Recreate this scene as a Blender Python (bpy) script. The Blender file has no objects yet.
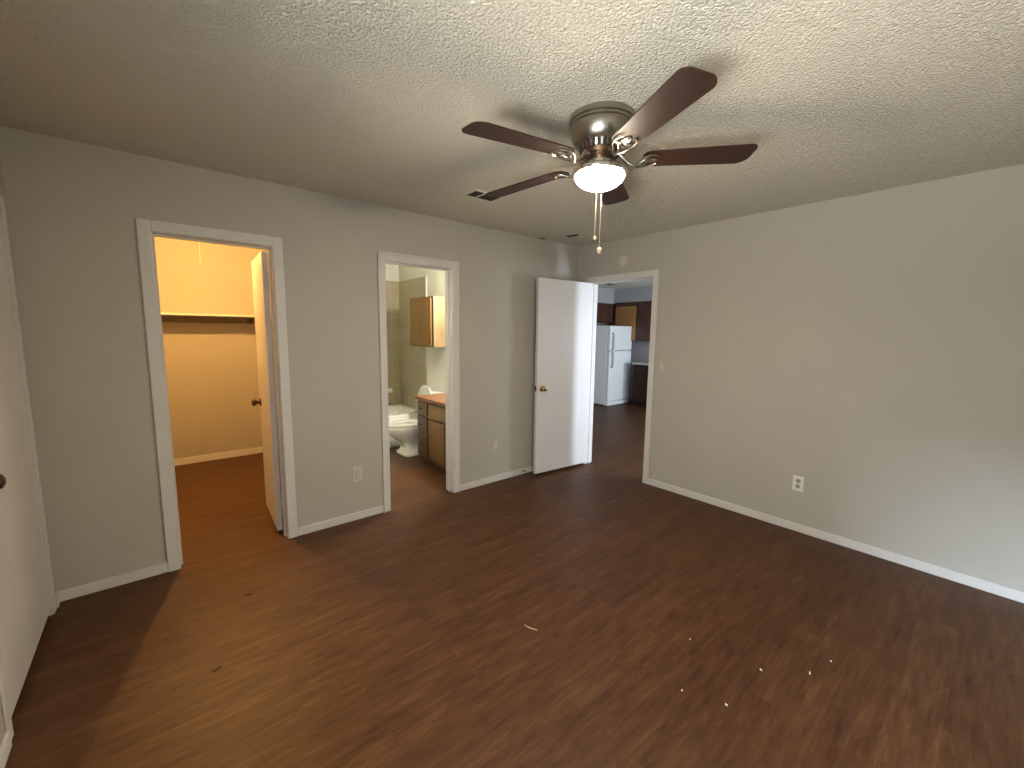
import bpy, bmesh, math, random
from mathutils import Vector, Matrix

S = bpy.context.scene
COL = S.collection
R = math.radians
random.seed(4)

# ------------------------------------------------------------------ camera
def make_camera():
    cd = bpy.data.cameras.new('camera')
    cd.sensor_fit = 'HORIZONTAL'
    cd.sensor_width = 36.0
    cd.lens = 36.0 * 421.15 / 1024.0
    cd.clip_start = 0.02
    cd.clip_end = 200
    cam = bpy.data.objects.new('camera', cd)
    yaw, pit, rol = 0.7034, -0.1232, 0.0128
    d = Vector((math.sin(yaw) * math.cos(pit), math.cos(yaw) * math.cos(pit), math.sin(pit)))
    r = Vector((math.cos(yaw), -math.sin(yaw), 0))
    u = r.cross(d)
    r2 = math.cos(rol) * r + math.sin(rol) * u
    u2 = -math.sin(rol) * r + math.cos(rol) * u
    m = Matrix((r2, u2, -d)).transposed().to_4x4()
    m.translation = Vector((-3.6774, -3.2180, 1.494))
    cam.matrix_world = m
    COL.objects.link(cam)
    S.camera = cam
make_camera()

# ------------------------------------------------------------------ view, world, daylight
S.view_settings.view_transform = 'Standard'
S.view_settings.look = 'None'
S.view_settings.gamma = 1.0
S.view_settings.use_curve_mapping = False
S.view_settings.exposure = 0.42

w = bpy.data.worlds.new('world')
S.world = w
w.use_nodes = True
w.node_tree.nodes['Background'].inputs[0].default_value = (0.62, 0.76, 1.0, 1)
w.node_tree.nodes['Background'].inputs[1].default_value = 0.6

def area(name, loc, to, sx, sy, power, col, spread=180):
    l = bpy.data.lights.new(name, 'AREA')
    l.shape = 'RECTANGLE'
    l.size, l.size_y = sx, sy
    l.energy = power
    l.color = col
    l.spread = R(spread)
    o = bpy.data.objects.new(name, l)
    o.location = loc
    dv = Vector(to) - Vector(loc)
    o.rotation_euler = dv.to_track_quat('-Z', 'Y').to_euler()
    COL.objects.link(o)
    return o

SKY = (0.80, 0.90, 1.0)
WIN_Y0, WIN_Y1, WIN_Z0, WIN_Z1 = -3.80, -2.50, 0.75, 2.0       # bedroom window beside the camera, out of the picture
ROOM_Y = -4.0
# sky light falling through the bedroom window and the patio door of the room beyond
WC = (WIN_Y0 + WIN_Y1) / 2
area('window_daylight', (-4.36, WC, 1.375), (0, WC, 1.375), WIN_Y1 - WIN_Y0, WIN_Z1 - WIN_Z0, 32, (0.70, 0.85, 1.0))
area('sky_daylight', (-7.2, -2.2, 3.0), (-2.2, -3.75, 1.0), 0.9, 0.7, 180, (0.62, 0.80, 1.0), 90)
area('yard_bounce_daylight', (-5.45, -2.7, 0.05), (-3.2, -2.4, 2.44), 2.6, 1.1, 290, (1.0, 0.97, 0.88), 130)
area('living_window_fill', (2.80, -2.76, 1.4), (2.80, 0, 1.2), 1.2, 1.0, 90, SKY)  # extra lamp at the added window, lifts the dim kitchen floor
area('patio_daylight', (0.94, -2.76, 1.0), (0.94, 0, 1.0), 0.30, 1.95, 90, (0.68, 0.82, 1.0))

# ------------------------------------------------------------------ materials
def new_mat(name):
    m = bpy.data.materials.new(name)
    m.use_nodes = True
    return m, m.node_tree.nodes, m.node_tree.links, m.node_tree.nodes['Principled BSDF']

def mat(name, col, rough=0.5, metal=0.0, spec=0.5, noise=0.06, scale=18, bump=0.0, bscale=150, emit=None, estr=0.0, stretch=(1, 1, 1), coat=0.0):
    m, N, L, P = new_mat(name)
    tc = N.new('ShaderNodeTexCoord')
    mp = N.new('ShaderNodeMapping')
    mp.inputs['Scale'].default_value = stretch
    L.new(tc.outputs['Object'], mp.inputs[0])
    nz = N.new('ShaderNodeTexNoise')
    nz.inputs['Scale'].default_value = scale
    nz.inputs['Detail'].default_value = 5
    L.new(mp.outputs[0], nz.inputs['Vector'])
    cr = N.new('ShaderNodeValToRGB')
    a = [max(0, c * (1 - noise)) for c in col]
    b = [min(1, c * (1 + noise)) for c in col]
    cr.color_ramp.elements[0].position = 0.3
    cr.color_ramp.elements[1].position = 0.7
    cr.color_ramp.elements[0].color = (*a, 1)
    cr.color_ramp.elements[1].color = (*b, 1)
    L.new(nz.outputs[0], cr.inputs[0])
    L.new(cr.outputs[0], P.inputs['Base Color'])
    P.inputs['Roughness'].default_value = rough
    P.inputs['Metallic'].default_value = metal
    P.inputs['Specular IOR Level'].default_value = spec
    P.inputs['Coat Weight'].default_value = coat
    if bump > 0:
        n2 = N.new('ShaderNodeTexNoise')
        n2.inputs['Scale'].default_value = bscale
        n2.inputs['Detail'].default_value = 3
        L.new(tc.outputs['Object'], n2.inputs['Vector'])
        bp = N.new('ShaderNodeBump')
        bp.inputs['Strength'].default_value = bump
        bp.inputs['Distance'].default_value = 0.004
        L.new(n2.outputs[0], bp.inputs['Height'])
        L.new(bp.outputs[0], P.inputs['Normal'])
    if emit:
        P.inputs['Emission Color'].default_value = (*emit, 1)
        P.inputs['Emission Strength'].default_value = estr
    return m

def mat_ceiling():
    m, N, L, P = new_mat('popcorn_ceiling')
    tc = N.new('ShaderNodeTexCoord')
    n1 = N.new('ShaderNodeTexNoise'); n1.inputs['Scale'].default_value = 85; n1.inputs['Detail'].default_value = 5; n1.inputs['Roughness'].default_value = 0.62
    v1 = N.new('ShaderNodeTexVoronoi'); v1.inputs['Scale'].default_value = 102; v1.feature = 'SMOOTH_F1'
    L.new(tc.outputs['Object'], n1.inputs['Vector'])
    L.new(tc.outputs['Object'], v1.inputs['Vector'])
    mr = N.new('ShaderNodeMapRange')
    mr.inputs['From Min'].default_value = 0.42; mr.inputs['From Max'].default_value = 0.68
    L.new(n1.outputs[0], mr.inputs['Value'])
    sb = N.new('ShaderNodeMath'); sb.operation = 'SUBTRACT'
    L.new(mr.outputs[0], sb.inputs[0]); L.new(v1.outputs['Distance'], sb.inputs[1])
    bp = N.new('ShaderNodeBump'); bp.inputs['Strength'].default_value = 0.9; bp.inputs['Distance'].default_value = 0.011
    L.new(sb.outputs[0], bp.inputs['Height'])
    L.new(bp.outputs[0], P.inputs['Normal'])
    P.inputs['Base Color'].default_value = (0.87, 0.81, 0.68, 1)
    P.inputs['Roughness'].default_value = 0.9
    P.inputs['Specular IOR Level'].default_value = 0.2
    return m

def mat_floor():
    m, N, L, P = new_mat('laminate_floor')
    tc = N.new('ShaderNodeTexCoord')
    br = N.new('ShaderNodeTexBrick')
    br.offset = 0.37; br.offset_frequency = 2
    br.inputs['Scale'].default_value = 1.0
    br.inputs['Brick Width'].default_value = 0.62
    br.inputs['Row Height'].default_value = 0.078
    br.inputs['Mortar Size'].default_value = 0.0008
    br.inputs['Mortar Smooth'].default_value = 0.2
    br.inputs['Color1'].default_value = (0.30, 0.30, 0.30, 1)
    br.inputs['Color2'].default_value = (0.72, 0.72, 0.72, 1)
    br.inputs['Mortar'].default_value = (0.22, 0.22, 0.22, 1)
    L.new(tc.outputs['Object'], br.inputs['Vector'])
    # long grain
    mp = N.new('ShaderNodeMapping'); mp.inputs['Scale'].default_value = (2.6, 22, 1)
    L.new(tc.outputs['Object'], mp.inputs[0])
    ofs = N.new('ShaderNodeVectorMath'); ofs.operation = 'MULTIPLY_ADD'
    ofs.inputs[1].default_value = (13, 7, 3)
    L.new(br.outputs['Color'], ofs.inputs[0]); L.new(mp.outputs[0], ofs.inputs[2])
    g1 = N.new('ShaderNodeTexNoise'); g1.inputs['Scale'].default_value = 2.2; g1.inputs['Detail'].default_value = 7; g1.inputs['Roughness'].default_value = 0.70; g1.inputs['Distortion'].default_value = 0.6
    L.new(ofs.outputs[0], g1.inputs['Vector'])
    mp2 = N.new('ShaderNodeMapping'); mp2.inputs['Scale'].default_value = (3.5, 16, 1)
    L.new(tc.outputs['Object'], mp2.inputs[0])
    g2 = N.new('ShaderNodeTexNoise'); g2.inputs['Scale'].default_value = 1.5; g2.inputs['Detail'].default_value = 3
    L.new(mp2.outputs[0], g2.inputs['Vector'])
    mx = N.new('ShaderNodeMath'); mx.operation = 'MULTIPLY_ADD'; mx.inputs[1].default_value = 0.62
    L.new(g1.outputs[0], mx.inputs[0])
    b2 = N.new('ShaderNodeMath'); b2.operation = 'MULTIPLY'; b2.inputs[1].default_value = 0.20
    L.new(br.outputs['Color'], b2.inputs[0]); L.new(b2.outputs[0], mx.inputs[2])
    mx2 = N.new('ShaderNodeMath'); mx2.operation = 'MULTIPLY_ADD'; mx2.inputs[1].default_value = 0.35
    L.new(g2.outputs[0], mx2.inputs[0]); L.new(mx.outputs[0], mx2.inputs[2])
    cr = N.new('ShaderNodeValToRGB')
    e = cr.color_ramp.elements
    e[0].position = 0.36; e[0].color = (0.022, 0.008, 0.0035, 1)
    e[1].position = 0.80; e[1].color = (0.142, 0.066, 0.027, 1)
    x = e.new(0.48); x.color = (0.057, 0.0215, 0.0083, 1)
    x = e.new(0.62); x.color = (0.086, 0.0355, 0.0137, 1)
    L.new(mx2.outputs[0], cr.inputs[0])
    L.new(cr.outputs[0], P.inputs['Base Color'])
    rr = N.new('ShaderNodeMapRange')
    rr.inputs['To Min'].default_value = 0.42; rr.inputs['To Max'].default_value = 0.56
    L.new(g1.outputs[0], rr.inputs['Value']); L.new(rr.outputs[0], P.inputs['Roughness'])
    P.inputs['Specular IOR Level'].default_value = 0.25
    bp = N.new('ShaderNodeBump'); bp.inputs['Strength'].default_value = 0.12; bp.inputs['Distance'].default_value = 0.002
    L.new(mx2.outputs[0], bp.inputs['Height']); L.new(bp.outputs[0], P.inputs['Normal'])
    return m

def mat_wood(name, c1, c2, axis='Z', rough=0.4, spec=0.5):
    m, N, L, P = new_mat(name)
    tc = N.new('ShaderNodeTexCoord')
    mp = N.new('ShaderNodeMapping')
    s = {'X': (1.5, 22, 22), 'Y': (22, 1.5, 22), 'Z': (22, 22, 1.5)}[axis]
    mp.inputs['Scale'].default_value = s
    L.new(tc.outputs['Object'], mp.inputs[0])
    n = N.new('ShaderNodeTexNoise'); n.inputs['Scale'].default_value = 2.0; n.inputs['Detail'].default_value = 6; n.inputs['Distortion'].default_value = 0.8
    L.new(mp.outputs[0], n.inputs['Vector'])
    cr = N.new('ShaderNodeValToRGB')
    cr.color_ramp.elements[0].position = 0.35; cr.color_ramp.elements[1].position = 0.65
    cr.color_ramp.elements[0].color = (*c1, 1); cr.color_ramp.elements[1].color = (*c2, 1)
    L.new(n.outputs[0], cr.inputs[0]); L.new(cr.outputs[0], P.inputs['Base Color'])
    P.inputs['Roughness'].default_value = rough
    P.inputs['Specular IOR Level'].default_value = spec
    return m

def mat_tile():
    m, N, L, P = new_mat('beige_wall_tile')
    tc = N.new('ShaderNodeTexCoord')
    sp = N.new('ShaderNodeSeparateXYZ'); cb = N.new('ShaderNodeCombineXYZ')
    L.new(tc.outputs['Object'], sp.inputs[0])
    ad = N.new('ShaderNodeMath'); ad.operation = 'ADD'
    L.new(sp.outputs[0], ad.inputs[0]); L.new(sp.outputs[1], ad.inputs[1])
    L.new(ad.outputs[0], cb.inputs[0]); L.new(sp.outputs[2], cb.inputs[1])
    br = N.new('ShaderNodeTexBrick')
    br.offset = 0.0
    br.inputs['Scale'].default_value = 1.0
    br.inputs['Brick Width'].default_value = 0.152
    br.inputs['Row Height'].default_value = 0.152
    br.inputs['Mortar Size'].default_value = 0.003
    br.inputs['Color1'].default_value = (0.40, 0.345, 0.235, 1)
    br.inputs['Color2'].default_value = (0.44, 0.385, 0.27, 1)
    br.inputs['Mortar'].default_value = (0.50, 0.46, 0.36, 1)
    L.new(cb.outputs[0], br.inputs['Vector'])
    nz = N.new('ShaderNodeTexNoise'); nz.inputs['Scale'].default_value = 9; nz.inputs['Detail'].default_value = 5
    L.new(tc.outputs['Object'], nz.inputs['Vector'])
    mx = N.new('ShaderNodeMix'); mx.data_type = 'RGBA'; mx.blend_type = 'MULTIPLY'
    mx.inputs[0].default_value = 0.35
    L.new(br.outputs['Color'], mx.inputs[6]); L.new(nz.outputs['Color'], mx.inputs[7])
    L.new(mx.outputs[2], P.inputs['Base Color'])
    P.inputs['Roughness'].default_value = 0.3
    return m

def mat_glass(name):
    m, N, L, P = new_mat(name)
    out = N['Material Output']
    t = N.new('ShaderNodeBsdfTransparent'); g = N.new('ShaderNodeBsdfGlossy'); mix = N.new('ShaderNodeMixShader')
    g.inputs['Roughness'].default_value = 0.02
    mix.inputs[0].default_value = 0.06
    L.new(t.outputs[0], mix.inputs[1]); L.new(g.outputs[0], mix.inputs[2])
    L.new(mix.outputs[0], out.inputs[0])
    return m

M = {}
M['wall'] = mat('greige_wall_paint', (0.465, 0.432, 0.372), 0.82, spec=0.25, noise=0.02, scale=3, bump=0.10, bscale=240)
M['ceil'] = mat_ceiling()
M['floor'] = mat_floor()
M['trim'] = mat('white_trim_paint', (0.65, 0.62, 0.585), 0.6, spec=0.15, noise=0.025, scale=8)
M['door'] = mat('white_door_paint', (0.66, 0.63, 0.60), 0.45, noise=0.02, scale=4)
M['closet'] = mat('closet_wall_paint', (0.42, 0.375, 0.31), 0.85, spec=0.2, noise=0.02, scale=3, bump=0.08, bscale=240)
M['bath'] = mat('bath_wall_paint', (0.62, 0.63, 0.55), 0.8, spec=0.25, noise=0.02, scale=3)
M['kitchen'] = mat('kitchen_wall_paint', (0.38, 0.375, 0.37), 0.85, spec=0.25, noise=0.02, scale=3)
M['tile'] = mat_tile()
M['nickel'] = mat('brushed_nickel', (0.36, 0.33, 0.275), 0.30, metal=1.0, noise=0.06, scale=60, stretch=(1, 1, 12))
M['nickel_bright'] = mat('polished_nickel', (0.70, 0.66, 0.60), 0.18, metal=1.0, noise=0.04)
M['iron'] = mat('aged_nickel', (0.42, 0.38, 0.32), 0.28, metal=1.0, noise=0.06)
M['dark'] = mat('dark_void', (0.018, 0.014, 0.012), 0.7, noise=0.1)
M['blade'] = mat_wood('walnut_blade', (0.025, 0.0095, 0.006), (0.040, 0.0155, 0.0098), 'X', 0.5, 0.3)
M['brass'] = mat('antique_brass', (0.52, 0.40, 0.22), 0.25, metal=1.0, noise=0.05)
M['dark_metal'] = mat('dark_bronze', (0.10, 0.055, 0.03), 0.35, metal=0.8, noise=0.1)
M['porcelain'] = mat('white_porcelain', (0.80, 0.80, 0.75), 0.12, noise=0.01, coat=0.3)
M['oak'] = mat_wood('golden_oak', (0.15, 0.075, 0.018), (0.21, 0.11, 0.030), 'Z', 0.4)
M['oak_pale'] = mat_wood('pale_oak_side', (0.17, 0.108, 0.048), (0.22, 0.145, 0.068), 'Z', 0.45)
M['oak_shaded'] = mat_wood('shaded_oak_frame', (0.085, 0.045, 0.020), (0.12, 0.065, 0.028), 'Z', 0.4)  # darker copy of the oak; shade on the vanity drawers put into colour
M['laminate'] = mat('orange_laminate', (0.22, 0.090, 0.040), 0.4, noise=0.08, scale=40)
M['kitchen_wood'] = mat_wood('dark_kitchen_wood', (0.055, 0.020, 0.011), (0.09, 0.034, 0.017), 'Z', 0.4)
M['kitchen_oak'] = mat_wood('amber_kitchen_wood', (0.30, 0.145, 0.050), (0.38, 0.19, 0.07), 'Z', 0.4)
M['kitchen_dark'] = mat_wood('espresso_wood', (0.020, 0.008, 0.005), (0.034, 0.013, 0.008), 'Z', 0.5, 0.3)
M['fridge'] = mat('fridge_white_enamel', (0.86, 0.87, 0.86), 0.3, noise=0.01)
M['grey'] = mat('grey_gasket', (0.36, 0.36, 0.37), 0.5)
M['counter'] = mat('pale_counter', (0.55, 0.54, 0.52), 0.35, noise=0.05, scale=60)
M['plate'] = mat('white_plastic', (0.78, 0.76, 0.70), 0.4, noise=0.01)
M['plate_tan'] = mat('almond_plastic', (0.60, 0.54, 0.45), 0.5, noise=0.01)
M['plate_wall'] = mat('painted_plate', (0.50, 0.465, 0.40), 0.6, noise=0.02)
M['slot'] = mat('outlet_slot', (0.05, 0.045, 0.04), 0.6)
M['recept'] = mat('outlet_face', (0.34, 0.32, 0.27), 0.5)
M['cord'] = mat('white_cord', (0.85, 0.80, 0.70), 0.5, noise=0.01)
M['chain'] = mat('bead_chain', (0.78, 0.70, 0.56), 0.3, metal=0.6)
M['glass'] = mat_glass('window_glass')
M['bowl'] = mat('frosted_glass_lit', (0.9, 0.85, 0.75), 0.4, noise=0.01, emit=(1.0, 0.86, 0.64), estr=185)
M['bulb'] = mat('bulb_lit', (0.9, 0.85, 0.75), 0.4, noise=0.01, emit=(1.0, 0.56, 0.16), estr=2400)
M['globe'] = mat('globe_lit', (0.9, 0.88, 0.8), 0.4, noise=0.01, emit=(1.0, 0.95, 0.82), estr=250)
M['splinter_dark'] = mat('dark_chip', (0.035, 0.012, 0.006), 0.6)
M['splinter_pale'] = mat('pale_chip', (0.60, 0.44, 0.28), 0.6)
M['white_chip'] = mat('white_chip', (0.82, 0.80, 0.74), 0.6)
M['grass'] = mat('yard_grass', (0.09, 0.16, 0.04), 0.9, noise=0.4, scale=6)

# ------------------------------------------------------------------ mesh helpers
def bx(bm, x0, x1, y0, y1, z0, z1, bevel=0.0, seg=2):
    vs = [bm.verts.new((x, y, z)) for x in (x0, x1) for y in (y0, y1) for z in (z0, z1)]
    q = [(0, 1, 3, 2), (4, 6, 7, 5), (0, 4, 5, 1), (2, 3, 7, 6), (0, 2, 6, 4), (1, 5, 7, 3)]
    fs = [bm.faces.new([vs[i] for i in f]) for f in q]
    if bevel > 0:
        es = list({e for f in fs for e in f.edges})
        bmesh.ops.bevel(bm, geom=es, offset=bevel, segments=seg, affect='EDGES', profile=0.5)
    return bm

def boxes(*args, bevel=0.0):
    bm = bmesh.new()
    for a in args:
        bx(bm, *a, bevel=bevel)
    return bm

def lathe(bm, prof, c=(0, 0, 0), seg=40, axis='Z', caps=True):
    rings = []
    for r, z in prof:
        ring = []
        for i in range(seg):
            a = 2 * math.pi * i / seg
            p = {'Z': (r * math.cos(a), r * math.sin(a), z), 'X': (z, r * math.cos(a), r * math.sin(a)), 'Y': (r * math.sin(a), z, r * math.cos(a))}[axis]
            ring.append(bm.verts.new((p[0] + c[0], p[1] + c[1], p[2] + c[2])))
        rings.append(ring)
    for a, b in zip(rings, rings[1:]):
        for i in range(seg):
            j = (i + 1) % seg
            bm.faces.new((a[i], a[j], b[j], b[i]))
    if caps:
        bm.faces.new(rings[0][::-1]); bm.faces.new(rings[-1])
    return bm

def tube(bm, pts, rad, seg=8):
    pts = [Vector(p) for p in pts]
    rads = rad if isinstance(rad, (list, tuple)) else [rad] * len(pts)
    prev = None; rings = []
    for i, p in enumerate(pts):
        t = (pts[min(i + 1, len(pts) - 1)] - pts[max(i - 1, 0)]).normalized()
        if prev is None:
            n = t.orthogonal().normalized()
        else:
            n = (prev - t * prev.dot(t)).normalized()
        prev = n
        b = t.cross(n)
        rings.append([bm.verts.new(p + (n * math.cos(2 * math.pi * k / seg) + b * math.sin(2 * math.pi * k / seg)) * rads[i]) for k in range(seg)])
    for a, b in zip(rings, rings[1:]):
        for k in range(seg):
            j = (k + 1) % seg
            bm.faces.new((a[k], a[j], b[j], b[k]))
    bm.faces.new(rings[0][::-1]); bm.faces.new(rings[-1])
    return bm

def loft(bm, secs, seg=36, caps=(True, True)):
    """secs: (cx, cy, z, rx_minus, rx_plus, ry, power) superellipse rings"""
    rings = []
    for cx, cy, z, rm, rp, ry, n in secs:
        ring = []
        for i in range(seg):
            a = 2 * math.pi * i / seg
            ca, sa = math.cos(a), math.sin(a)
            x = (rp if ca > 0 else rm) * math.copysign(abs(ca) ** (2 / n), ca)
            y = ry * math.copysign(abs(sa) ** (2 / n), sa)
            ring.append(bm.verts.new((cx + x, cy + y, z)))
        rings.append(ring)
    for a, b in zip(rings, rings[1:]):
        for i in range(seg):
            j = (i + 1) % seg
            bm.faces.new((a[i], a[j], b[j], b[i]))
    if caps[0]: bm.faces.new(rings[0][::-1])
    if caps[1]: bm.faces.new(rings[-1])
    return bm

def prism(bm, pts, z0, z1):
    a = [bm.verts.new((x, y, z0)) for x, y in pts]
    b = [bm.verts.new((x, y, z1)) for x, y in pts]
    n = len(pts)
    for i in range(n):
        j = (i + 1) % n
        bm.faces.new((a[i], a[j], b[j], b[i]))
    bm.faces.new(a[::-1]); bm.faces.new(b)
    return bm

def obj(name, bm, m, parent=None, smooth=False, loc=None, rot=None):
    bmesh.ops.recalc_face_normals(bm, faces=bm.faces)
    me = bpy.data.meshes.new(name)
    bm.to_mesh(me); bm.free()
    if smooth:
        for p in me.polygons: p.use_smooth = True
        try: me.set_sharp_from_angle(angle=R(38))
        except Exception: pass
    me.materials.append(m)
    o = bpy.data.objects.new(name, me)
    COL.objects.link(o)
    if parent: o.parent = parent
    if loc: o.location = loc
    if rot: o.rotation_euler = rot
    return o

def thing(name, label, cat, loc=(0, 0, 0), rot=(0, 0, 0), group=None):
    o = bpy.data.objects.new(name, None)
    o.empty_display_size = 0.1
    COL.objects.link(o)
    o.location = loc; o.rotation_euler = rot
    o['label'] = label; o['category'] = cat
    if group: o['group'] = group
    return o

def tag(o, label, cat, group=None):
    o['label'] = label; o['category'] = cat
    if group: o['group'] = group
    return o

def struct(name, bm, m, label, cat, smooth=False):
    o = obj(name, bm, m, smooth=smooth)
    o['kind'] = 'structure'; o['label'] = label; o['category'] = cat
    return o

# ------------------------------------------------------------------ room shell
XL, H = -4.178, 2.438
T = 0.12
HEAD = 2.03
CX0, CX1 = -3.645, -3.042          # closet opening
BX0, BX1 = -2.262, -1.652          # bathroom opening
DY0, DY1 = -0.947, -0.190          # doorway to the next room
LY0, LY1 = -0.990, -0.135          # door in the wall near the camera
XK = 4.40                          # far side of the kitchen
J = 0.018                          # jamb lining thickness

struct('floor', boxes((XL - T, XK + T, ROOM_Y - T, 2.90, -0.10, 0)), M['floor'], 'brown wood laminate floor running through all the rooms', 'floor')
struct('ceiling', boxes((XL - T, XK + T, ROOM_Y - T, 2.90, H, H + 0.10)), M['ceil'], 'tan popcorn textured ceiling above the empty room', 'ceiling')

bm = boxes((XL, CX0 - J, 0, T, 0, H), (CX0 - J, CX1 + J, 0, T, HEAD + J, H), (CX1 + J, BX0 - J, 0, T, 0, H),
           (BX0 - J, BX1 + J, 0, T, HEAD + J, H), (BX1 + J, 0, 0, T, 0, H))
struct('wall_back', bm, M['wall'], 'greige wall with the closet and bathroom doorways', 'wall')
bm = boxes((0, T, DY1 + J, 2.78, 0, H), (0, T, DY0 - J, DY1 + J, HEAD + J, H), (0, T, ROOM_Y, DY0 - J, 0, H))
struct('wall_right', bm, M['wall'], 'long greige wall with the doorway to the kitchen', 'wall')
bm = boxes((XL - T, XL, LY1 + J, T, 0, H), (XL - T, XL, LY0 - J, LY1 + J, HEAD + J, H), (XL - T, XL, WIN_Y1, LY0 - J, 0, H), (XL - T, XL, ROOM_Y, WIN_Y0, 0, H),
           (XL - T, XL, WIN_Y0, WIN_Y1, 0, WIN_Z0), (XL - T, XL, WIN_Y0, WIN_Y1, WIN_Z1, H))
struct('wall_left', bm, M['wall'], 'greige wall holding the closed white door and the bedroom window', 'wall')
bm = boxes((XL - T, T, ROOM_Y - T, ROOM_Y, 0, H))
struct('wall_front', bm, M['wall'], 'greige wall behind the camera', 'wall')
# closet shell
struct('wall_closet_back', boxes((XL, -2.50, 2.53, 2.63, 0, H)), M['closet'], 'warm lit back wall of the closet with the shelf', 'wall')
struct('wall_closet_left', boxes((XL - T, XL, T, 2.63, 0, H)), M['closet'], 'closet side wall hidden from the bedroom', 'wall')
struct('wall_closet_right', boxes((-2.62, -2.56, T, 2.53, 0, H)), M['closet'], 'closet side wall behind its open door', 'wall')
# bathroom shell
BXL, BXR, BYB = -2.44, -0.92, 2.58
struct('wall_bath_left', boxes((-2.50, BXL, T, BYB, 0, H)), M['bath'], 'pale bathroom side wall beside the doorway', 'wall')
struct('wall_bath_right', boxes((BXR, BXR + 0.10, T, BYB, 0, H)), M['bath'], 'pale bathroom wall behind vanity and wall cabinet', 'wall')
struct('wall_bath_back', boxes((-2.50, BXR + 0.10, BYB, BYB + 0.10, 0, H)), M['bath'], 'bathroom back wall above the tub', 'wall')
struct('wall_bath_tile_back', boxes((BXL, BXR, BYB - 0.008, BYB, 0.40, 2.19)), M['tile'], 'beige tile above the long side of the tub', 'wall')
struct('wall_bath_tile_right', boxes((BXR - 0.008, BXR, 1.79, BYB - 0.008, 0.40, 2.19)), M['tile'], 'beige tile at the end of the tub beside the toilet', 'wall')
struct('trim_1', boxes((BXR - 0.014, BXR, 1.765, 1.79, 0.0, 2.20), bevel=0.004), M['trim'], 'white strip where the bathroom tile ends', 'trim')
# kitchen / living room shell
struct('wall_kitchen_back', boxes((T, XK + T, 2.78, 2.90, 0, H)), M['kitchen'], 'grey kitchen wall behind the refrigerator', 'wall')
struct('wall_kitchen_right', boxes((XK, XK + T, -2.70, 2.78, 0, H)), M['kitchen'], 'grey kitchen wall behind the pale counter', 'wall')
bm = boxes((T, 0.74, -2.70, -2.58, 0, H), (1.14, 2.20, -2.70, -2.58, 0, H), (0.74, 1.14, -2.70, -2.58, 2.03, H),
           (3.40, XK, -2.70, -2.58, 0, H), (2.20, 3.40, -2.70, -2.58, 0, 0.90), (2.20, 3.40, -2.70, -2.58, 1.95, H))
struct('wall_kitchen_front', bm, M['kitchen'], 'grey wall holding the glazed patio door and an added window', 'wall')
# soffit over the kitchen cabinets (L shaped)
bm = boxes((T, XK, 2.47, 2.78, 2.125, H), (4.02, XK, -0.40, 2.47, 2.15, H))
struct('trim_2', bm, M['kitchen'], 'grey soffit box above the kitchen cabinets', 'soffit')
# ground outside the two glazed openings
struct('ground', boxes((-14, XL - T - 0.7, -14, 8, -0.25, -0.12), (XL - T - 0.7, 12, -14, ROOM_Y - T - 0.02, -0.25, -0.12)), M['grass'], 'green grass yard outside the windows', 'ground')

# ---------------------------------------------------------------- jambs, casings, baseboards
CW = 0.060; CT = 0.016; CASE_TOP = HEAD + 0.065
def casing_y(name, x0, x1, y, s, label, band=False):
    """casing round an opening in a wall of constant y; s=-1 sticks out towards -y"""
    a, b = sorted((y, y + s * CT)); a2, b2 = sorted((y + s * CT * 0.5, y + s * (CT + 0.006)))
    rv = 0.004
    bm = boxes((x0 - CW - rv, x0 - rv, a, b, 0, CASE_TOP), (x1 + rv, x1 + CW + rv, a, b, 0, CASE_TOP), (x0 - rv, x1 + rv, a, b, HEAD + rv, CASE_TOP), bevel=0.004)
    bm2 = boxes((x0 - CW - rv, x0 - CW + 0.014, a2, b2, 0, CASE_TOP), (x1 + CW - 0.014, x1 + CW + rv, a2, b2, 0, CASE_TOP), (x0 - CW, x1 + CW, a2, b2, CASE_TOP - 0.016, CASE_TOP), bevel=0.003)
    me = bpy.data.meshes.new('t'); bm2.to_mesh(me); bm2.free()
    if band: bm.from_mesh(me)
    return struct(name, bm, M['trim'], label, 'door casing')
def casing_x(name, y0, y1, x, s, label, band=False, CT=CT, CW=CW):
    a, b = sorted((x, x + s * CT)); a2, b2 = sorted((x + s * CT * 0.5, x + s * (CT + 0.006)))
    rv = 0.004
    bm = boxes((a, b, y0 - CW - rv, y0 - rv, 0, CASE_TOP), (a, b, y1 + rv, y1 + CW + rv, 0, CASE_TOP), (a, b, y0 - rv, y1 + rv, HEAD + rv, CASE_TOP), bevel=0.004)
    bm2 = boxes((a2, b2, y0 - CW - rv, y0 - CW + 0.014, 0, CASE_TOP), (a2, b2, y1 + CW - 0.014, y1 + CW + rv, 0, CASE_TOP), (a2, b2, y0 - CW, y1 + CW, CASE_TOP - 0.016, CASE_TOP), bevel=0.003)
    me = bpy.data.meshes.new('t'); bm2.to_mesh(me); bm2.free()
    if band: bm.from_mesh(me)
    return struct(name, bm, M['trim'], label, 'door casing')

casing_y('trim_3', CX0, CX1, 0, -1, 'white casing round the closet doorway')
casing_y('trim_4', BX0, BX1, 0, -1, 'white casing round the bathroom doorway', True)
casing_x('trim_5', DY0, DY1, 0, -1, 'white casing round the kitchen doorway')
casing_x('trim_6', LY0, LY1, XL, 1, 'white casing round the closed door by the corner', False, 0.007, 0.055)
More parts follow.
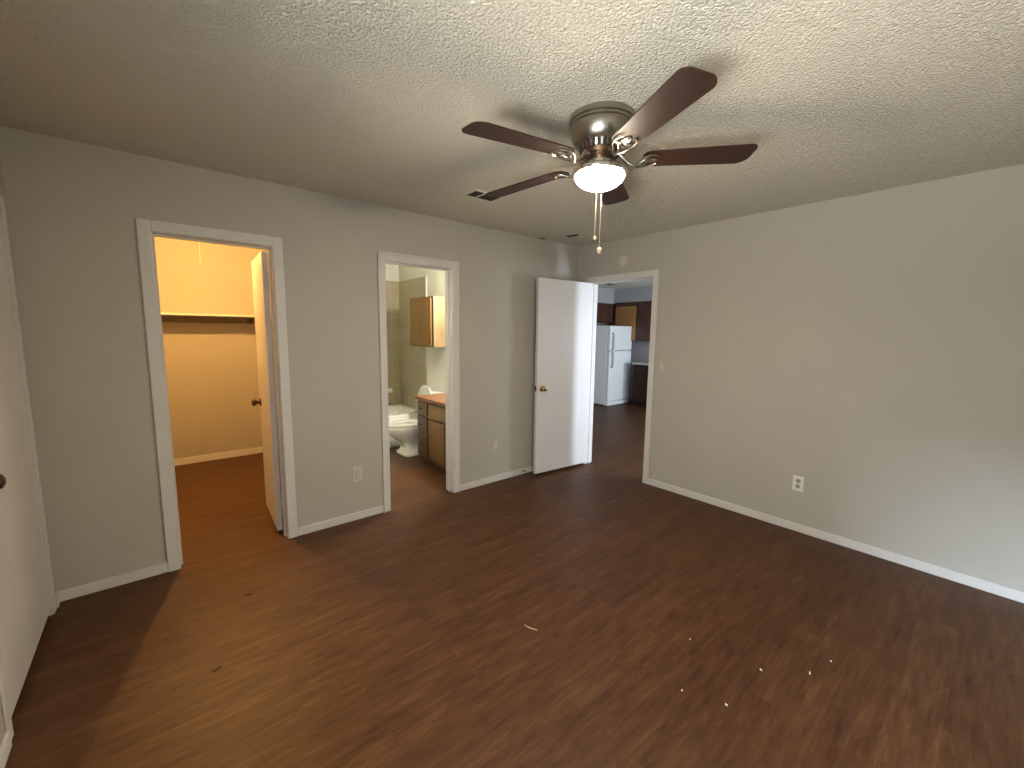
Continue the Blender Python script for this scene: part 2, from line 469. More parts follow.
# jamb linings with stops
bm = boxes((CX0 - J, CX0, 0, T, 0, HEAD), (CX1, CX1 + J, 0, T, 0, HEAD), (CX0 - J, CX1 + J, 0, T, HEAD, HEAD + J),
           (CX0, CX0 + 0.010, 0.045, 0.080, 0, HEAD), (CX1 - 0.010, CX1, 0.045, 0.080, 0, HEAD), (CX0 + 0.01, CX1 - 0.01, 0.045, 0.080, HEAD - 0.010, HEAD))
struct('trim_7', bm, M['trim'], 'white jamb lining inside the closet doorway', 'door jamb')
bm = boxes((BX0 - J, BX0, 0, T, 0, HEAD), (BX1, BX1 + J, 0, T, 0, HEAD), (BX0 - J, BX1 + J, 0, T, HEAD, HEAD + J),
           (BX0, BX0 + 0.010, 0.045, 0.080, 0, HEAD), (BX1 - 0.010, BX1, 0.045, 0.080, 0, HEAD), (BX0 + 0.01, BX1 - 0.01, 0.045, 0.080, HEAD - 0.010, HEAD))
struct('trim_8', bm, M['trim'], 'white jamb lining inside the bathroom doorway', 'door jamb')
bm = boxes((0, T, DY0 - J, DY0, 0, HEAD), (0, T, DY1, DY1 + J, 0, HEAD), (0, T, DY0 - J, DY1 + J, HEAD, HEAD + J),
           (0.045, 0.08, DY0, DY0 + 0.010, 0, HEAD), (0.045, 0.08, DY1 - 0.010, DY1, 0, HEAD), (0.045, 0.08, DY0 + 0.01, DY1 - 0.01, HEAD - 0.010, HEAD))
struct('trim_9', bm, M['trim'], 'white jamb lining inside the kitchen doorway', 'door jamb')
bm = boxes((XL - T, XL, LY0 - J, LY0, 0, HEAD), (XL - T, XL, LY1, LY1 + J, 0, HEAD), (XL - T, XL, LY0 - J, LY1 + J, HEAD, HEAD + J))
struct('trim_10', bm, M['trim'], 'white jamb lining round the closed door by the corner', 'door jamb')

BH, BT = 0.062, 0.012
E_ = CW + 0.005
def base_y(name, x0, x1, y, s, label):
    a, b = sorted((y, y + s * BT))
    return struct(name, boxes((x0, x1, a, b, 0, BH), bevel=0.004), M['trim'], label, 'baseboard')
base_y('baseboard_back', XL, CX0 - E_, 0, -1, 'white baseboard between the room corner and the closet')
base_y('baseboard_back.001', CX1 + E_, BX0 - E_, 0, -1, 'white baseboard between the closet and bathroom doorways')
base_y('baseboard_back.002', BX1 + E_, 0, 0, -1, 'white baseboard between the bathroom doorway and the open door')
struct('baseboard_right', boxes((-BT, 0, ROOM_Y, DY0 - E_, 0, BH), bevel=0.004), M['trim'], 'long white baseboard along the wall with the duplex outlet', 'baseboard')
struct('baseboard_right.001', boxes((-BT, 0, DY1 + E_, -BT, 0, BH), bevel=0.004), M['trim'], 'short white baseboard hidden behind the open door', 'baseboard')
struct('baseboard_left', boxes((XL, XL + BT, ROOM_Y, LY0 - 0.060, 0, BH), bevel=0.003), M['trim'], 'white baseboard beside the closed door', 'baseboard')
struct('baseboard_left.001', boxes((XL, XL + BT, LY1 + 0.060, -BT, 0, BH), bevel=0.003), M['trim'], 'short stub of white baseboard in the room corner', 'baseboard')
struct('baseboard_closet', boxes((XL, -2.62, 2.53 - BT, 2.53, 0, 0.075), bevel=0.004), M['trim'], 'white baseboard along the closet back wall', 'baseboard')

# ---------------------------------------------------------------- window and patio door (behind the camera / in the next room)
def glazed(name, a0, a1, d0, d1, z0, z1, label, cat, rail=None, axis='x'):
    """frame and pane; axis tells along which axis the opening runs, d0..d1 is its depth"""
    f = 0.045
    def B(p0, p1, q0, q1, e0, e1): return (p0, p1, q0, q1, e0, e1) if axis == 'x' else (q0, q1, p0, p1, e0, e1)
    bars = [B(a0, a0 + f, d0, d1, z0, z1), B(a1 - f, a1, d0, d1, z0, z1), B(a0 + f, a1 - f, d0, d1, z0, z0 + f), B(a0 + f, a1 - f, d0, d1, z1 - f, z1)]
    if rail: bars.append(B(a0 + f, a1 - f, d0, d1, rail - f / 2, rail + f / 2))
    o = struct(name, boxes(*bars, bevel=0.004), M['trim'], label, cat)
    m = (d0 + d1) / 2
    obj('pane', boxes(B(a0 + f * 0.8, a1 - f * 0.8, m - 0.003, m + 0.003, z0 + f * 0.8, z1 - f * 0.8)), M['glass'], o)
    return o
glazed('window_1', WIN_Y0, WIN_Y1, XL - 0.09, XL - 0.03, WIN_Z0, WIN_Z1, 'white framed bedroom window with one cross rail', 'window', 1.38, 'y')
struct('trim_11', boxes((XL - 0.03, XL + 0.05, WIN_Y0 - 0.05, WIN_Y1 + 0.05, WIN_Z0 - 0.03, WIN_Z0), bevel=0.005), M['trim'], 'white sill under the bedroom window', 'window sill')
glazed('window_added', 2.20, 3.40, -2.67, -2.61, 0.90, 1.95, 'white framed unseen window added to light the room beyond', 'window', 1.42)  # out of view, added so the kitchen gets more daylight
glazed('door_4', 0.74, 1.14, -2.67, -2.61, 0.0, 2.03, 'glazed white patio door of the room beyond', 'door')

# ---------------------------------------------------------------- doors
def knob_parts(parent, x, z, side, m, thick, y0=0.0):
    """rosette and knob on the face at local y = y0 (side=+1 outwards +y)"""
    def P(r, d): return (r, y0 + side * d)
    k = obj('door_knob', lathe(bmesh.new(), [P(0.012, 0.0), P(0.012, 0.024), P(0.015, 0.027), P(0.024, 0.034), P(0.0275, 0.046), P(0.025, 0.057), P(0.015, 0.063), P(0.001, 0.0645)], (x, 0, z), 28, 'Y'), m, parent, smooth=True)
    obj('rosette', lathe(bmesh.new(), [P(0.033, 0.0), P(0.033, 0.004), P(0.026, 0.010), P(0.013, 0.012)], (x, 0, z), 28, 'Y'), m, k, smooth=True)
    return k

def hinge(parent, x, y, z, m):
    bm = bmesh.new()
    lathe(bm, [(0.0065, -0.045), (0.0065, 0.045)], (x, y, z), 12)
    lathe(bm, [(0.004, 0.045), (0.0075, 0.047), (0.004, 0.053)], (x, y, z), 12)
    bx(bm, x, x + 0.030, y - 0.0015, y + 0.0015, z - 0.045, z + 0.045)
    return obj('hinge', bm, m, parent, smooth=True)

# main door: local x runs from hinge to free edge, local -y = face seen from the camera
W1 = 0.765
d1 = struct('door_1', boxes((0.003, W1, -0.0175, 0.0175, 0.030, 2.028), bevel=0.002), M['door'], 'flat white door standing open by the kitchen doorway', 'door')
ang = math.pi - R(5.0)
d1.rotation_euler = (0, 0, ang)
d1.location = (0.012, -0.2065, 0)
# after the turn local +y points towards -y of the room
knob_parts(d1, W1 - 0.068, 0.925, 1, M['brass'], 0.035, 0.0172)
knob_parts(d1, W1 - 0.068, 0.925, -1, M['brass'], 0.035, -0.0172)
obj('latch_plate', boxes((W1 - 0.0006, W1 + 0.0012, -0.012, 0.012, 0.897, 0.953), (W1, W1 + 0.008, -0.006, 0.006, 0.915, 0.935)), M['dark_metal'], d1)
for z in (0.25, 1.02, 1.80):
    hinge(d1, 0.0, -0.019, z, M['brass'])

# closet door, swung into the closet, hinge edge towards the bedroom
W2 = 0.60
d2 = struct('door_2', boxes((0.003, W2, -0.0175, 0.0175, 0.018, 2.015), bevel=0.002), M['door'], 'flat white closet door swung inwards under warm light', 'door')
d2.location = (-3.0640, 0.128, 0)
d2.rotation_euler = (0, 0, R(90 - 3.2))
knob_parts(d2, W2 - 0.070, 0.905, 1, M['dark_metal'], 0.035, 0.0172)
knob_parts(d2, W2 - 0.070, 0.905, -1, M['dark_metal'], 0.035, -0.0172)
for z in (0.25, 1.02, 1.80):
    bm = bmesh.new()
    lathe(bm, [(0.0065, -0.045), (0.0065, 0.045)], (-0.012, -0.021, z), 12)
    bx(bm, -0.012, 0.004, -0.0225, -0.0195, z - 0.045, z + 0.045)
    bx(bm, 0.001, 0.0035, -0.021, 0.016, z - 0.045, z + 0.045)
    bx(bm, -0.030, -0.012, -0.0225, -0.0195, z - 0.045, z + 0.045)
    obj('hinge', bm, M['trim'], d2)

# closed door in the wall beside the camera
d3 = struct('door_3', boxes((XL - 0.042, XL - 0.006, LY0 + 0.003, LY1 - 0.003, 0.034, 2.026), bevel=0.002), M['door'], 'closed flat white door at the picture edge', 'door')
k3 = obj('door_knob', lathe(bmesh.new(), [(0.012, -0.006), (0.012, 0.022), (0.016, 0.025), (0.025, 0.033), (0.028, 0.045), (0.024, 0.056), (0.012, 0.062), (0.001, 0.063)], (XL, -0.956, 0.945), 28, 'X'), M['dark_metal'], d3, smooth=True)
obj('rosette', lathe(bmesh.new(), [(0.033, -0.0065), (0.033, -0.002), (0.026, 0.004), (0.013, 0.006)], (XL, -0.956, 0.945), 28, 'X'), M['dark_metal'], k3, smooth=True)
# what lies behind the closed door: a shallow dark closet
struct('wall_left_closet', boxes((XL - 0.62, XL - 0.56, -1.25, 0.06, 0, H), (XL - 0.56, XL - T, -1.25, -1.19, 0, H), (XL - 0.56, XL - T, 0.0, 0.06, 0, H), (XL - 0.56, XL - T, -1.19, 0, -0.10, 0), (XL - 0.56, XL - T, -1.19, 0, H, H + 0.05)), M['wall'], 'shell of the closet behind the closed door', 'wall')

# ---------------------------------------------------------------- ceiling fan
FX, FY = -2.098, -1.945
fan = thing('ceiling_fan', 'flush ceiling fan with five walnut blades and a lit glass bowl', 'ceiling fan', (FX, FY, H))
mh = obj('motor_housing', lathe(bmesh.new(), [(0.137, 0.0), (0.143, -0.004), (0.144, -0.026), (0.139, -0.030), (0.141, -0.035), (0.141, -0.041), (0.136, -0.045), (0.137, -0.052),
     (0.134, -0.072), (0.126, -0.095), (0.115, -0.112), (0.107, -0.119), (0.100, -0.122)], seg=56), M['nickel'], fan, smooth=True)
obj('vent_ring', lathe(bmesh.new(), [(0.100, -0.119), (0.093, -0.126), (0.086, -0.143), (0.078, -0.146)], seg=48), M['dark'], fan, smooth=True)
bm = bmesh.new()
for i in range(26):
    a = 2 * math.pi * i / 26
    v = []
    for rr, zz in ((0.103, -0.119), (0.0925, -0.146)):
        for da in (-0.045, 0.045):
            v.append(bm.verts.new((rr * math.cos(a + da), rr * math.sin(a + da), zz)))
            v.append(bm.verts.new(((rr - 0.008) * math.cos(a + da), (rr - 0.008) * math.sin(a + da), zz)))
    for f in ((0, 2, 6, 4), (1, 5, 7, 3), (0, 4, 5, 1), (2, 3, 7, 6), (0, 1, 3, 2), (4, 6, 7, 5)):
        bm.faces.new([v[k] for k in f])
obj('vent_fins', bm, M['nickel'], fan)
obj('rotor_hub', lathe(bmesh.new(), [(0.086, -0.142), (0.088, -0.148), (0.082, -0.164), (0.060, -0.168), (0.050, -0.170)], seg=48), M['dark_metal'], fan, smooth=True)
obj('switch_housing', lathe(bmesh.new(), [(0.052, -0.167), (0.054, -0.170), (0.055, -0.198), (0.062, -0.204), (0.080, -0.210), (0.104, -0.217), (0.117, -0.221), (0.123, -0.228), (0.125, -0.237), (0.122, -0.243), (0.116, -0.245), (0.104, -0.245)], seg=56), M['nickel_bright'], fan, smooth=True)
prof = [(0.110, -0.243)]
for i in range(1, 13):
    a = math.pi / 2 * i / 12
    prof.append((max(0.110 * math.cos(a), 0.001), -0.243 - 0.061 * math.sin(a)))
obj('glass_bowl', lathe(bmesh.new(), prof, seg=48), M['bowl'], fan, smooth=True)

BZ = -0.182                        # blade plane below the ceiling
def blade_outline():
    r0, r1, w0, w1 = 0.185, 0.664, 0.058, 0.073
    pts = []
    for cx, cy, rad, a0, a1 in ((r0 + 0.03, w0 - 0.03, 0.03, 180, 90), (r1 - 0.05, w1 - 0.05, 0.05, 90, 0), (r1 - 0.035, -(w1 - 0.035), 0.035, 0, -90), (r0 + 0.03, -(w0 - 0.03), 0.03, -90, -180)):
        for k in range(7):
            a = R(a0 + (a1 - a0) * k / 6)
            pts.append((cx + rad * math.cos(a), cy + rad * math.sin(a)))
    return pts[::-1]
OUT = blade_outline()
PITCH = R(8)
TILT = Matrix.Rotation(R(-2.6), 4, Vector((math.cos(R(46)), math.sin(R(46)), 0)))     # the worn rotor hangs a little askew
for i, adeg in enumerate((29.6, 99.8, 173.0, 245.3, 317.4)):
    rt = Matrix.Rotation(R(adeg), 4, 'Z')
    bl = obj('blade', prism(bmesh.new(), OUT, -0.003, 0.003), M['blade'], fan)
    mtx = Matrix.Translation((0, 0, BZ)) @ TILT @ rt @ Matrix.Rotation(-PITCH, 4, 'X')
    bl.matrix_basis = mtx
    bm = bmesh.new()
    # arm from the hub dipping under the blade, two scrolls and a mounting plate
    tube(bm, [(0.070, 0, 0.026), (0.095, 0, 0.020), (0.118, 0, -0.010), (0.142, 0, -0.028), (0.170, 0, -0.022), (0.190, 0, -0.010)], [0.010, 0.010, 0.008, 0.007, 0.007, 0.006], 10)
    for s in (-1, 1):
        tube(bm, [(0.150, 0, -0.030), (0.166, s * 0.022, -0.024), (0.186, s * 0.040, -0.014), (0.214, s * 0.046, -0.009), (0.240, s * 0.040, -0.008), (0.252, s * 0.026, -0.008)], [0.0042, 0.0042, 0.0042, 0.0042, 0.0036, 0.003], 8)
        tube(bm, [(0.176, s * 0.006, -0.018), (0.196, s * 0.018, -0.010), (0.206, s * 0.030, -0.009), (0.196, s * 0.036, -0.010)], [0.0036, 0.0036, 0.0036, 0.003], 8)
    pl = [(0.184, -0.012), (0.215, -0.017), (0.248, -0.010), (0.254, 0), (0.248, 0.010), (0.215, 0.017), (0.184, 0.012)]
    prism(bm, pl, -0.0085, -0.003)
    for px, py in ((0.205, 0.012), (0.205, -0.012), (0.240, 0)):
        lathe(bm, [(0.006, -0.0085), (0.006, -0.011), (0.003, -0.0125)], (px, py, 0), 10)
    ir = obj('blade_iron', bm, M['iron'], fan, smooth=True)
    ir.matrix_basis = mtx

def chain(x, y, z0, z1, r_end, name, label):
    bm = bmesh.new()
    n = int((z0 - z1) / 0.006)
    tube(bm, [(x, y, z0), (x, y, z1)], 0.0013, 6)
    for k in range(n):
        lathe(bm, [(0.0004, -0.002), (0.0021, 0), (0.0004, 0.002)], (x, y, z0 - 0.006 * k), 6)
    c = obj(name, bm, M['chain'], fan)
    c['label'] = label
    obj('chain_pendant', lathe(bmesh.new(), [(0.001, 1.1 * r_end), (r_end * 0.5, 0.75 * r_end), (r_end * 0.9, 0.2 * r_end), (r_end, -0.5 * r_end), (r_end * 0.8, -1.2 * r_end), (r_end * 0.3, -1.6 * r_end), (0.001, -1.7 * r_end)], (x, y, z1), 14), M['splinter_pale'], c, smooth=True)
rv = Vector((0.764, -0.646, 0))
p1 = rv * -0.013 + Vector((-0.078, -0.092, 0)); p2 = rv * -0.035 + Vector((-0.078, -0.092, 0))
chain(p1.x, p1.y, -0.236, -0.588, 0.011, 'pull_chain', 'longer pull chain')
chain(p2.x, p2.y, -0.236, -0.538, 0.0065, 'pull_chain', 'shorter pull chain')

# ---------------------------------------------------------------- ceiling vents
v = thing('ceiling_vent', 'dark ceiling vent with pale centre bar near a fan blade', 'vent', (-1.845, -0.725, H))
obj('duct_opening', boxes((-0.108, 0.108, -0.060, 0.060, -0.004, 0.0005)), M['dark'], v)
bm = boxes((-0.122, -0.108, -0.074, 0.074, -0.007, 0.0), (0.108, 0.122, -0.074, 0.074, -0.007, 0.0), (-0.108, 0.108, -0.074, -0.060, -0.007, 0.0), (-0.108, 0.108, 0.060, 0.074, -0.007, 0.0))
obj('vent_frame', bm, M['ceil'], v)
obj('centre_bar', boxes((-0.034, -0.020, -0.060, 0.060, -0.007, -0.003)), M['plate_tan'], v)
for x in (-0.100, -0.078, -0.056, 0.012, 0.034, 0.056, 0.078, 0.100):
    obj('louver', boxes((x, x + 0.003, -0.058, 0.058, -0.0055, -0.0035)), M['dark_metal'], v)
sv = obj('slot_vent', boxes((-0.022, 0.022, -0.060, 0.060, -0.006, 0.0005), bevel=0.002), M['dark'], None, loc=(-0.476, -0.330, H), rot=(0, 0, R(8)))
tag(sv, 'small dark slot on the ceiling near the room corner', 'vent')
sv2 = obj('ceiling_patch', boxes((-0.040, 0.040, -0.016, 0.016, -0.004, 0.0005), bevel=0.0015), M['dark_metal'], None, loc=(-0.60, -0.030, H))
tag(sv2, 'faint brown patch where ceiling meets the back wall', 'ceiling patch')
sv3 = thing('kitchen_ceiling_vent', 'dark vent on the ceiling of the kitchen', 'vent', (3.10, 1.95, H))
obj('grille', boxes((-0.15, 0.15, -0.05, 0.05, -0.008, 0.0005), bevel=0.002), M['dark'], sv3)

# ---------------------------------------------------------------- wall fittings
sd = thing('smoke_detector', 'round tan smoke detector above the kitchen doorway', 'smoke detector', (0, -0.605, 2.220))
obj('mounting_base', lathe(bmesh.new(), [(0.062, 0.0005), (0.062, -0.008), (0.058, -0.010)], (0, 0, 0), 36, 'X'), M['plate_tan'], sd, smooth=True)
obj('cover', lathe(bmesh.new(), [(0.058, -0.009), (0.057, -0.022), (0.050, -0.030), (0.030, -0.034), (0.001, -0.034)], (0, 0, 0), 36, 'X'), M['plate_tan'], sd, smooth=True)
obj('test_button', lathe(bmesh.new(), [(0.009, -0.033), (0.009, -0.037), (0.001, -0.0375)], (0, -0.02, 0.018), 16, 'X'), M['plate'], sd, smooth=True)

sw = thing('light_switch', 'wall coloured light switch beside the kitchen doorway', 'light switch', (0, -1.090, 1.185))
obj('plate', boxes((-0.006, 0.0005, -0.035, 0.035, -0.057, 0.057), bevel=0.002), M['plate_wall'], sw)
obj('toggle', boxes((-0.016, -0.005, -0.005, 0.005, 0.0, 0.014), bevel=0.002), M['plate'], sw)

o1 = thing('duplex_outlet', 'white duplex outlet low on the long bare wall', 'outlet', (0, -2.273, 0.374))
obj('plate', boxes((-0.006, 0.0005, -0.036, 0.036, -0.058, 0.058), bevel=0.002), M['plate'], o1)
for s in (-1, 1):
    rc = obj('receptacle', lathe(bmesh.new(), [(0.0165, -0.0055), (0.0165, -0.0078), (0.0155, -0.0082)], (0, 0, s * 0.0215), 24, 'X'), M['recept'], o1)
    obj('slots', boxes((-0.0086, -0.0080, -0.0078, -0.0054, s * 0.0215 - 0.002, s * 0.0215 + 0.008), (-0.0086, -0.0080, 0.0054, 0.0078, s * 0.0215 - 0.002, s * 0.0215 + 0.007), (-0.0086, -0.0080, -0.002, 0.002, s * 0.0215 - 0.010, s * 0.0215 - 0.006)), M['slot'], rc)
obj('screw', lathe(bmesh.new(), [(0.003, -0.0055), (0.003, -0.0070)], (0, 0, 0), 10, 'X'), M['nickel'], o1)

o2 = thing('wall_plate', 'almond wall plate between closet and bathroom doorways', 'outlet', (-2.532, 0, 0.370), group='wall plates on the doorway wall')
obj('plate', boxes((-0.036, 0.036, -0.006, 0.0005, -0.060, 0.060), bevel=0.002), M['plate_tan'], o2)
obj('insert', boxes((-0.0165, 0.0165, -0.0085, -0.005, -0.033, 0.033), bevel=0.0012), M['plate_wall'], o2)
o3 = thing('wall_plate', 'pale wall plate between bathroom doorway and open door', 'outlet', (-1.160, 0, 0.375), group='wall plates on the doorway wall')
obj('plate', boxes((-0.036, 0.036, -0.006, 0.0005, -0.060, 0.060), bevel=0.002), M['plate_wall'], o3)
obj('insert', boxes((-0.0165, 0.0165, -0.0085, -0.005, -0.033, 0.033), bevel=0.0012), M['plate_tan'], o3)

ds = thing('door_stop', 'small metal spring door stop on baseboard behind the open door', 'door stop', (-0.790, -BT, 0.042))
bm = bmesh.new()
pts = [(0.006 * math.cos(t * 0.7), -0.006 - 0.0010 * t, 0.006 * math.sin(t * 0.7)) for t in range(0, 60)]
tube(bm, pts, 0.0014, 6)
obj('spring', bm, M['nickel'], ds)
obj('foot', lathe(bmesh.new(), [(0.010, 0.0005), (0.010, -0.004), (0.006, -0.007)], (0, 0, 0), 16, 'Y'), M['nickel'], ds, smooth=True)
obj('rubber_tip', lathe(bmesh.new(), [(0.007, -0.063), (0.009, -0.068), (0.008, -0.076), (0.001, -0.078)], (0, 0, 0), 16, 'Y'), M['plate_tan'], ds, smooth=True)

cs = obj('cable_stub', boxes((-0.012, 0.0005, -0.006, 0.006, -0.014, 0.014), bevel=0.002), M['grey'], None, loc=(0, -1.034, 0.115))
tag(cs, 'tiny grey stub low on wall beside kitchen doorway casing', 'cable stub')

# ---------------------------------------------------------------- closet contents
sh = thing('closet_shelf', 'white edged shelf on a wood cleat across the closet', 'shelf', (0, 0, 0))
obj('shelf_board', boxes((XL, -2.62, 2.235, 2.53, 1.620, 1.640), bevel=0.002), M['trim'], sh)
obj('cleat', boxes((XL, -2.62, 2.511, 2.53, 1.548, 1.620)), M['oak_pale'], sh)
bm = bmesh.new()
lathe(bm, [(0.028, 2.511), (0.028, 2.500), (0.018, 2.497), (0.018, 2.470), (0.010, 2.468)], (-2.815, 0, 1.582), 20, 'Y')
obj('rod_socket', bm, M['dark_metal'], sh, smooth=True)

LX, LY = -3.350, 1.16
cl = thing('closet_lamp', 'bare warm bulb with a white pull string in the closet', 'ceiling lamp', (LX, LY, H))
obj('lamp_holder', lathe(bmesh.new(), [(0.055, 0.0), (0.055, -0.012), (0.030, -0.026), (0.024, -0.050), (0.020, -0.052)], seg=28), M['plate'], cl, smooth=True)
obj('bulb', lathe(bmesh.new(), [(0.013, -0.050), (0.014, -0.066), (0.026, -0.085), (0.030, -0.102), (0.026, -0.120), (0.014, -0.131), (0.001, -0.133)], seg=24), M['bulb'], cl, smooth=True)
ps = obj('pull_string', tube(bmesh.new(), [(0.024, -0.03, -0.03), (0.022, -0.036, -0.06), (0.008, -0.036, -0.2), (0.004, -0.036, -0.412)], 0.003, 6), M['cord'], cl)
obj('string_knob', lathe(bmesh.new(), [(0.001, 0.008), (0.006, 0.002), (0.006, -0.010), (0.001, -0.014)], (0.004, -0.036, -0.412), 12), M['cord'], ps, smooth=True)

# ---------------------------------------------------------------- bathroom
# tub
tub = thing('bathtub', 'white bathtub along the tiled wall behind the toilet', 'bathtub', (0, 0, 0))
bm = bmesh.new()
tx0, tx1, ty0, ty1, tz = BXL + 0.002, BXR - 0.010, 1.795, BYB - 0.010, 0.41
cxm, cym = (tx0 + tx1) / 2, (ty0 + ty1) / 2
hx, hy = (tx1 - tx0) / 2, (ty1 - ty0) / 2
loft(bm, [(cxm, cym, 0.0, hx, hx, hy, 40), (cxm, cym, tz - 0.015, hx, hx, hy, 40), (cxm, cym, tz, hx - 0.010, hx - 0.010, hy - 0.010, 30),
          (cxm, cym, tz, hx - 0.075, hx - 0.075, hy - 0.070, 7), (cxm, cym, tz - 0.02, hx - 0.092, hx - 0.092, hy - 0.086, 6),
          (cxm, cym, 0.14, hx - 0.17, hx - 0.13, hy - 0.14, 5), (cxm, cym, 0.09, hx - 0.24, hx - 0.20, hy - 0.20, 4)], seg=96)
obj('basin', bm, M['porcelain'], tub, smooth=True)
obj('apron_rib', boxes((tx0 + 0.05, tx1 - 0.05, ty0 - 0.010, ty0 + 0.002, 0.075, 0.105), bevel=0.004), M['porcelain'], tub)
# soap dish on the tile
so = thing('soap_dish', 'white ceramic soap dish on the tile above the tub', 'soap dish', (-1.125, BYB - 0.008, 0.63))
obj('dish', boxes((-0.05, 0.05, -0.055, 0.0005, -0.030, -0.012), bevel=0.006), M['porcelain'], so)
obj('back_plate', boxes((-0.056, 0.056, -0.010, 0.0005, -0.040, 0.025), bevel=0.004), M['porcelain'], so)

# toilet, facing -x
ty = 1.435
to = thing('toilet', 'white toilet with raised lid between vanity and tub', 'toilet', (0, 0, 0))
bm = bmesh.new()
cx = -1.385
loft(bm, [(cx + 0.07, ty, 0.0, 0.175, 0.23, 0.155, 7), (cx + 0.07, ty, 0.022, 0.175, 0.23, 0.155, 7), (cx + 0.07, ty, 0.042, 0.150, 0.22, 0.130, 6), (cx + 0.06, ty, 0.09, 0.125, 0.22, 0.108, 5),
          (cx + 0.04, ty, 0.15, 0.130, 0.23, 0.106, 3), (cx + 0.02, ty, 0.20, 0.185, 0.23, 0.132, 2.5), (cx, ty, 0.255, 0.232, 0.24, 0.163, 2.3),
          (cx, ty, 0.31, 0.262, 0.24, 0.182, 2.2), (cx, ty, 0.345, 0.268, 0.24, 0.186, 2.2), (cx, ty, 0.358, 0.262, 0.235, 0.181, 2.2),
          (cx, ty, 0.358, 0.215, 0.165, 0.135, 2.1), (cx, ty, 0.32, 0.200, 0.15, 0.122, 2.1), (cx, ty, 0.23, 0.11, 0.09, 0.07, 2)], seg=48)
obj('bowl', bm, M['porcelain'], to, smooth=True)
def ring(bm, cx, cy, z0, z1, a, b, ao, bo, seg=48):
    vs = []
    for (rx, ry, z) in ((ao, bo, z0), (ao, bo, z1), (a, b, z1), (a, b, z0)):
        vs.append([bm.verts.new((cx + rx * math.cos(2 * math.pi * i / seg), cy + ry * math.sin(2 * math.pi * i / seg), z)) for i in range(seg)])
    for k in range(4):
        p, q = vs[k], vs[(k + 1) % 4]
        for i in range(seg):
            j = (i + 1) % seg
            bm.faces.new((p[i], p[j], q[j], q[i]))
    return bm
st = obj('seat', ring(bmesh.new(), cx - 0.015, ty, 0.362, 0.385, 0.180, 0.120, 0.256, 0.190), M['porcelain'], to, smooth=True)
# raised lid, leaning back
bm = bmesh.new()
n = 40
fr, bk = [], []
for i in range(n):
    a = 2 * math.pi * i / n
    yy = 0.183 * math.copysign(abs(math.cos(a)) ** 0.95, math.cos(a)); zz = 0.222 * math.sin(a)
    fr.append(bm.verts.new((0, yy, zz))); bk.append(bm.verts.new((0.018, yy * 0.97, zz * 0.97)))
for i in range(n):
    j = (i + 1) % n
    bm.faces.new((fr[i], fr[j], bk[j], bk[i]))
bm.faces.new(fr); bm.faces.new(bk[::-1])
ld = obj('lid', bm, M['porcelain'], to, smooth=True, loc=(-1.165, ty, 0.605), rot=(0, R(6), 0))
tk = obj('tank', loft(bmesh.new(), [(-1.027, ty, 0.355, 0.090, 0.097, 0.205, 9), (-1.027, ty, 0.42, 0.098, 0.099, 0.215, 9), (-1.027, ty, 0.685, 0.100, 0.100, 0.222, 9)], seg=64), M['porcelain'], to, smooth=True)
obj('tank_lid', loft(bmesh.new(), [(-1.027, ty, 0.685, 0.108, 0.102, 0.230, 9), (-1.027, ty, 0.712, 0.108, 0.102, 0.230, 9), (-1.027, ty, 0.720, 0.100, 0.098, 0.222, 9)], seg=64), M['porcelain'], tk, smooth=True)
bm = bmesh.new()
tube(bm, [(-1.129, ty + 0.16, 0.64), (-1.142, ty + 0.16, 0.64), (-1.145, ty + 0.12, 0.637), (-1.145, ty + 0.09, 0.634)], 0.006, 8)
obj('flush_lever', bm, M['nickel_bright'], tk, smooth=True)

# vanity
VX, VY0, VY1, VT = -1.42, T + 0.002, 1.105, 0.722
va = thing('vanity_cabinet', 'oak vanity with drawers beside the toilet', 'cabinet', (0, 0, 0))
obj('carcass', boxes((VX, BXR - 0.001, VY0, VY1, 0.055, VT - 0.001), (VX + 0.045, BXR - 0.001, VY0, VY1, 0.0, 0.055)), M['oak_shaded'], va)
def panel(name, y0, y1, z0, z1, m, par, knob=None, x=VX):
    bm = boxes((x - 0.018, x, y0, y1, z0, z1), bevel=0.005)
    p = obj(name, bm, m, par)
    obj('panel', boxes((x - 0.022, x - 0.015, y0 + 0.045, y1 - 0.045, z0 + 0.04, z1 - 0.04), bevel=0.003), m, p) if (z1 - z0) > 0.2 and (y1 - y0) > 0.15 else None
    if knob:
        ky, kz = knob
        obj('knob', lathe(bmesh.new(), [(0.006, -0.018), (0.006, -0.030), (0.014, -0.036), (0.015, -0.042), (0.008, -0.047), (0.001, -0.048)], (x, ky, kz), 16, 'X'), M['dark_metal'], p, smooth=True)
    return p
panel('drawer', 0.868, 1.090, 0.560, 0.700, M['oak_shaded'], va, (0.98, 0.63))
panel('drawer', 0.868, 1.090, 0.365, 0.535, M['oak_shaded'], va, (0.98, 0.45))
panel('drawer', 0.868, 1.090, 0.085, 0.340, M['oak_shaded'], va, (0.98, 0.24))
panel('false_front', 0.160, 0.835, 0.545, 0.700, M['oak'], va)
panel('door', 0.505, 0.835, 0.085, 0.520, M['oak'], va)
panel('door', 0.160, 0.490, 0.085, 0.520, M['oak'], va)
ct = thing('vanity_countertop', 'orange brown laminate countertop with backsplash on the vanity', 'countertop', (0, 0, 0))
obj('slab', boxes((VX - 0.030, BXR, VY0, VY1 + 0.012, VT, VT + 0.034), bevel=0.005), M['laminate'], ct)
sk = thing('sink', 'white oval sink set in the vanity top', 'sink', (-1.17, 0.50, VT + 0.034))
bm = bmesh.new()
